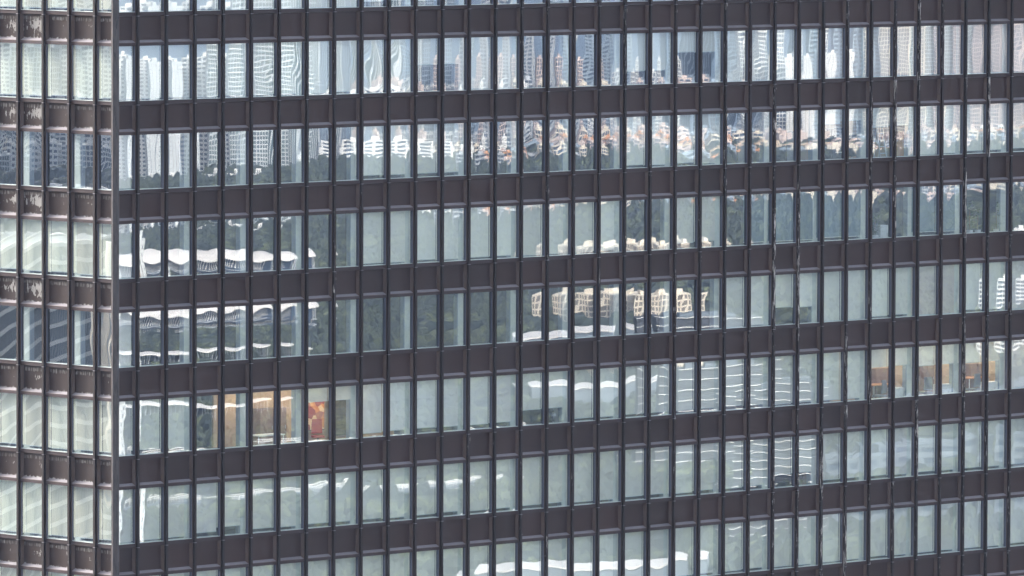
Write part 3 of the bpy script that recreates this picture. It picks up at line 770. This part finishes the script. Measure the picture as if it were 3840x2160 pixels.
# ribbon terrace, plaza roofs, rails
def lowroof(vx, wp, vy, t, dep, lab, colour='white', rot=0, wall='grey', rails=False, name='flat_roofed_hall'):
    w = wp * t / FPX; z = max(3, zt(vy, t)); o = empty(name, far('R', vx, t), -pi / 2 + R(rot)); tag(o, lab, 'hall')
    m_ = MB(); m_.box(-w/2 + 1, w/2 - 1, 1, dep - 1, 0, z - 1); m_.build('wall', M_wall[wall], o)
    m_ = MB(); n = 16
    for i in range(n):
        a = -w/2 + w * i / n; b = -w/2 + w * (i + 1) / n; za = z + .6 * sin(i * .25); zb = z + .6 * sin((i + 1) * .25)
        m_.face([(a, 0, za), (b, 0, zb), (b, dep, zb + 1), (a, dep, za + 1)]); m_.face([(a, 0, za - 1), (b, 0, zb - 1), (b, 0, zb), (a, 0, za)])
    m_.build('roof', M_roof if colour == 'white' else M_wall[colour], o)
    if rails:
        m_ = MB()
        for yy in (1.0, dep * .5):
            m_.box(-w/2, w/2, yy, yy + .3, z + 3.4, z + 3.9); m_.box(-w/2, w/2, yy, yy + .2, z + 2.4, z + 2.7)
            for q in range(24): x = -w/2 + w * q / 23; m_.box(x - .15, x + .15, yy, yy + .3, z, z + 3.5)
        m_.build('railing', M_wall['white'], o)
lowroof(3080, 700, 1420, 2700, 14, 'long low white terrace ribbon winding below the wood', rot=5)
lowroof(2200, 480, 1385, 2480, 40, 'broad white plaza roof in front of the sandstone grids', rot=-6, wall='slate')
lowroof(900, 900, 1850, 2150, 30, 'long grey roof terrace with white railings', colour='slate', rails=True, rot=4)
lowroof(1650, 520, 1830, 2180, 24, 'shorter grey roof terrace with white railings', colour='slate', rails=True, rot=-8)
lowroof(2180, 860, 2165, 1900, 30, 'wide curling white roof near the foot of the tower', rot=6, wall='slate')
lowroof(1300, 600, 2230, 1950, 30, 'low white roof left of the wide curling one', rot=-12)
block('R', 3860, 300, 1010, 2790, 'balcony', 'white', 'white block with stacked rounded balconies at the right below the wood', fl=3.4, nb=6, depth=20, rot=12, name='apartment_block')
for i, (vx, wp, vt, t, lab) in enumerate(((3150, 420, 1740, 2120, 'grey green glass hall with heavy bands'), (3520, 380, 1640, 2160, 'blue grey glass office block with broad bands'), (3900, 340, 1560, 2150, 'blue grey banded office block at the far right foot'))):
    block('R', vx, wp, vt, t, 'band', ['slate', 'slate', 'slate'][i], lab, fl=6, rot=[8, -14, 10][i], name='office_block')
block('R', 320, 200, 860, 1500, 'slab', 'pale', 'near pale slab tower mirrored beside the corner', depth=14, rot=-10, fl=3.4)
block('R', 170, 110, 800, 1480, 'slab', 'tan', 'near tan slab tower mirrored beside the corner', depth=12, rot=12)

# world mirrored by the short left facade
for i, (vx, wp, vt, t, st_, c, lab) in enumerate((
   (-250, 200, -100, 4100, 'grid', 'white', 'tall white grid tower, leftmost of the mirrored left town'), (-60, 170, -50, 4150, 'band', 'white', 'tall white banded tower of the left town'),
   (120, 180, 60, 4050, 'grid', 'pale', 'pale grid tower of the left town'), (280, 160, -120, 4180, 'balcony', 'white', 'tall white balcony tower of the left town'),
   (430, 150, 0, 4000, 'band', 'white', 'white banded tower of the left town beside the cream one'), (600, 170, -200, 3900, 'stripe', 'cream', 'tall cream striped tower nearest the corner'),
   (0, 200, 560, 3900, 'grid', 'pale', 'pale grey grid block below the white towers'), (210, 170, 520, 3880, 'band', 'pale', 'pale grey banded block below the white towers'),
   (420, 160, 480, 3850, 'grid', 'white', 'white grid block below the banded tower'))):
    block('L', vx, wp, vt, t, st_, c, lab, rot=rg.uniform(-20, 20))
for i in range(45):
    vx = rg.uniform(-450, 750); t = rg.uniform(3850, 5200); h = rg.uniform(15, 60); w = rg.uniform(9, 20)
    c = rg.choice(['white', 'white', 'pale', 'cream', 'white'])
    block('L', vx, w * FPX / t, (ZC - h) * FPX / t - 694, t, rg.choice(['grid', 'band', 'balcony']), c, 'small %s block of the dense town mirrored on the left' % {'pale': 'pale grey'}.get(c, c), rot=rg.uniform(-30, 30),
          depth=12, group='small %s blocks of the left town' % c, name='town_house', cat='house')
block('L', 100, 900, 850, 3300, 'band', 'white', 'long white banded terrace block crossing the left panes', depth=14, fl=3.2, name='apartment_block')
t_ = 2500; o = empty('arched_roof', far('L', 0, t_), pi / 2 + R(12)); tag(o, 'large grey arched roof rib in front of the banded terrace block', 'arch')
m_ = MB(); i0 = 0
for a0 in range(24):
    p = [Vector((34 * cos(pi * (a0 + q) / 24), 0, 30 + 36 * sin(pi * (a0 + q) / 24))) for q in (0, 1)]
    m_.face([p[0] + Vector((0, 0, 2)), p[1] + Vector((0, 0, 2)), p[1] + Vector((0, 0, -2)), p[0] + Vector((0, 0, -2))])
    m_.face([p[0] + Vector((0, 8, 2)), p[1] + Vector((0, 8, 2)), p[1] + Vector((0, 0, 2)), p[0] + Vector((0, 0, 2))])
    m_.face([p[0] + Vector((0, 0, -2)), p[1] + Vector((0, 0, -2)), p[1] + Vector((0, 8, -2)), p[0] + Vector((0, 8, -2))])
m_.build('rib', M_wall['grey'], o)
m_ = MB(); m_.box(-36, -32, 0, 8, 0, 32); m_.box(32, 36, 0, 8, 0, 32); m_.build('pier', M_wall['grey'], o)
# long dark office seen almost end on: its level white ledges run away to the right
def oblique(vx0, t0, vx1, t1, h, gap, lab, thick=14):
    p0, p1 = far('L', vx0, t0), far('L', vx1, t1); d = p1 - p0; L = d.length
    o = empty('ledged_office', p0, math.atan2(d.y, d.x)); tag(o, lab, 'office building')
    m_ = MB(); m_.box(0, L, -thick / 2, thick / 2, 0, h); m_.build('dark_glazing', M_wall['slate'], o)
    z = h
    while z > 2:
        m_ = MB(); m_.box(-.8, L + .8, -thick / 2 - .9, -thick / 2, z - .85, z + .85); m_.box(-.8, L + .8, thick / 2, thick / 2 + .9, z - .85, z + .85); m_.build('white_ledge', M_wall['white'], o); z -= gap
    m_ = MB(); n = int(L / 5)
    for q in range(n): x = 2 + q * 5.0; m_.box(x - .15, x + .15, -thick / 2 - .3, thick / 2 + .3, 0, h - .4)
    m_.build('glazing_bars', M_wall['grey'], o)
oblique(-420, 1480, 400, 1680, 112, 7.5, 'long dark office with white ledges slanting across the left panes')
o = empty('round_tower', far('L', 560, 1450)); tag(o, 'near round cream tower mirrored in the panes left of the corner', 'tower')
m_ = MB(); m_.tube((0, 0, 0), (0, 0, zt(900, 1450)), 7.5, 40); m_.build('wall', M_wall['cream'], o)
m_ = MB()
for q in range(12): a = 2 * pi * q / 12; m_.box(7.5 * cos(a) - .3, 7.5 * cos(a) + .3, 7.5 * sin(a) - .3, 7.5 * sin(a) + .3, 0, zt(900, 1450) - 3)
m_.build('ribs', M_wall['white'], o)

# ------------------------------------------------------------------ ground, water, woods
gm_ = NT('ground'); geo = gm_.n('NewGeometry'); n1 = gm_.noise(geo.outputs['Position'], .012, 6); n2 = gm_.noise(geo.outputs['Position'], .08, 4)
c = gm_.mix(gm_.ramp(n1, .42, .58), (.045, .06, .03, 1), (.13, .125, .115, 1)); c = gm_.mix(gm_.ramp(n2, .6, .7), c, (.3, .28, .25, 1))
b = gm_.n('BsdfPrincipled', i_Roughness=.9); gm_.l(c, b.inputs['Base Color']); gm_.l(b.outputs[0], gm_.out.inputs[0])
m_ = MB(); m_.face([(-15400, -15400, 0), (15400, -15400, 0), (15400, 15400, 0), (-15400, 15400, 0)]); tag(m_.build('ground', gm_.m), 'level ground under the city', kind='structure')
wm = NT('water'); b = wm.n('BsdfPrincipled', i_Roughness=.35); b.inputs['Base Color'].default_value = (.05, .10, .15, 1)
geo = wm.n('NewGeometry'); bp = wm.n('Bump', i_Strength=.6, i_Distance=2.0); wm.l(wm.noise(geo.outputs['Position'], .05, 5), bp.inputs['Height']); wm.l(bp.outputs[0], b.inputs['Normal']); wm.l(b.outputs[0], wm.out.inputs[0])
m_ = MB(); m_.face([(4750, -9000, .05), (11000, -9000, .05), (11000, 9000, .05), (4750, 9000, .05)]); tag(m_.build('water', wm.m), 'blue harbour water behind the towers', kind='structure')
hm = plain('hill slope', (.07, .10, .08), .9, var=.3, scale=.002)
m_ = MB(); n = 60; prof = [(i, 140 + 170 * abs(sin(i * .31) * cos(i * .13)) + rg.uniform(0, 40)) for i in range(n + 1)]
for i in range(n):
    a, b = prof[i], prof[i + 1]; ya = -9000 + 18000 * i / n; yb = -9000 + 18000 * (i + 1) / n
    m_.face([(11000, ya, 0), (12500, ya, a[1] * 1.6), (12500, yb, b[1] * 1.6), (11000, yb, 0)], 0, True); m_.face([(12500, ya, a[1] * 1.6), (15000, ya, 0), (15000, yb, 0), (12500, yb, b[1] * 1.6)], 0, True)
tag(m_.build('hills', hm), 'far hills across the harbour', kind='structure')
# woods: leaf clumps spread over a rolling canopy
fm = NT('tree canopy'); geo = fm.n('NewGeometry'); at = fm.n('Attribute', attribute_name='rnd').outputs['Fac']
c = fm.mix(at, (.006, .016, .015, 1), (.090, .110, .045, 1)); c = fm.mix(fm.ramp(fm.noise(geo.outputs['Position'], .35, 3), .42, .62), c, (.006, .013, .014, 1))
b = fm.n('BsdfPrincipled', i_Roughness=.8); fm.l(c, b.inputs['Base Color']); fm.l(b.outputs[0], fm.out.inputs[0])
import bmesh
bmx = bmesh.new(); bmesh.ops.create_icosphere(bmx, subdivisions=2, radius=1.0)
ICO = [v.co.copy() for v in bmx.verts]; IF = [tuple(v.index for v in f.verts) for f in bmx.faces]; bmx.free()
ICOS = []
for q in range(8):
    r_ = random.Random(q); ICOS.append([v * r_.uniform(.55, 1.3) for v in ICO])
def wood(name, side, x0, x1, t0, t1, n, label, seed, hmin=5, hmax=15, dens=None):
    r_ = random.Random(seed); mb = MB()
    for q in range(n):
        vx = r_.uniform(x0, x1); t = t0 + ((edge(vx) if t1 == 'edge' else t1) - t0) * r_.random()
        p = far(side, vx, t); h = r_.uniform(hmin, hmax); s = r_.uniform(4.0, 9.5); sh = r_.choice(ICOS); i0 = len(mb.v); a = r_.uniform(0, 6.28); ca, sa = cos(a) * s, sin(a) * s; rn = r_.random()
        mb.v += [(p.x + v.x * ca - v.y * sa, p.y + v.x * sa + v.y * ca, h + v.z * s * .95) for v in sh]
        mb.f += [(i0 + f[0], i0 + f[1], i0 + f[2]) for f in IF]; k = len(IF); mb.mi += [0] * k; mb.att['rnd'] += [rn] * k; mb.we += [0] * k; mb.sm += [False] * k
    tag(mb.build(name, fm.m), label, kind='stuff')
wood('wooded_slope', 'R', 50, 4150, 2500, 'edge', 4300, 'dark green wood filling the slope below the town', 1)
wood('park_trees', 'R', 50, 4150, 1950, 2500, 1100, 'park trees around the low roofs', 2, 3, 10)
wood('town_trees', 'R', 800, 4150, 3800, 4900, 700, 'trees between the town houses', 3, 2, 7)
wood('left_park_trees', 'L', -400, 800, 2600, 3900, 500, 'trees below the left town', 4)

# ------------------------------------------------------------------ haze
hz = NT('haze'); pvn = hz.n('VolumePrincipled'); pvn.inputs['Density'].default_value = 6.2e-5
pvn.inputs['Color'].default_value = (.52, .68, 1.0, 1); pvn.inputs['Anisotropy'].default_value = .0
hz.l(pvn.outputs[0], hz.out.inputs['Volume'])
m_ = MB(); m_.box(-15500, 15500, -15500, 15500, -1, 700); tag(m_.build('haze', hz.m), 'thin blue haze over the city', kind='stuff')
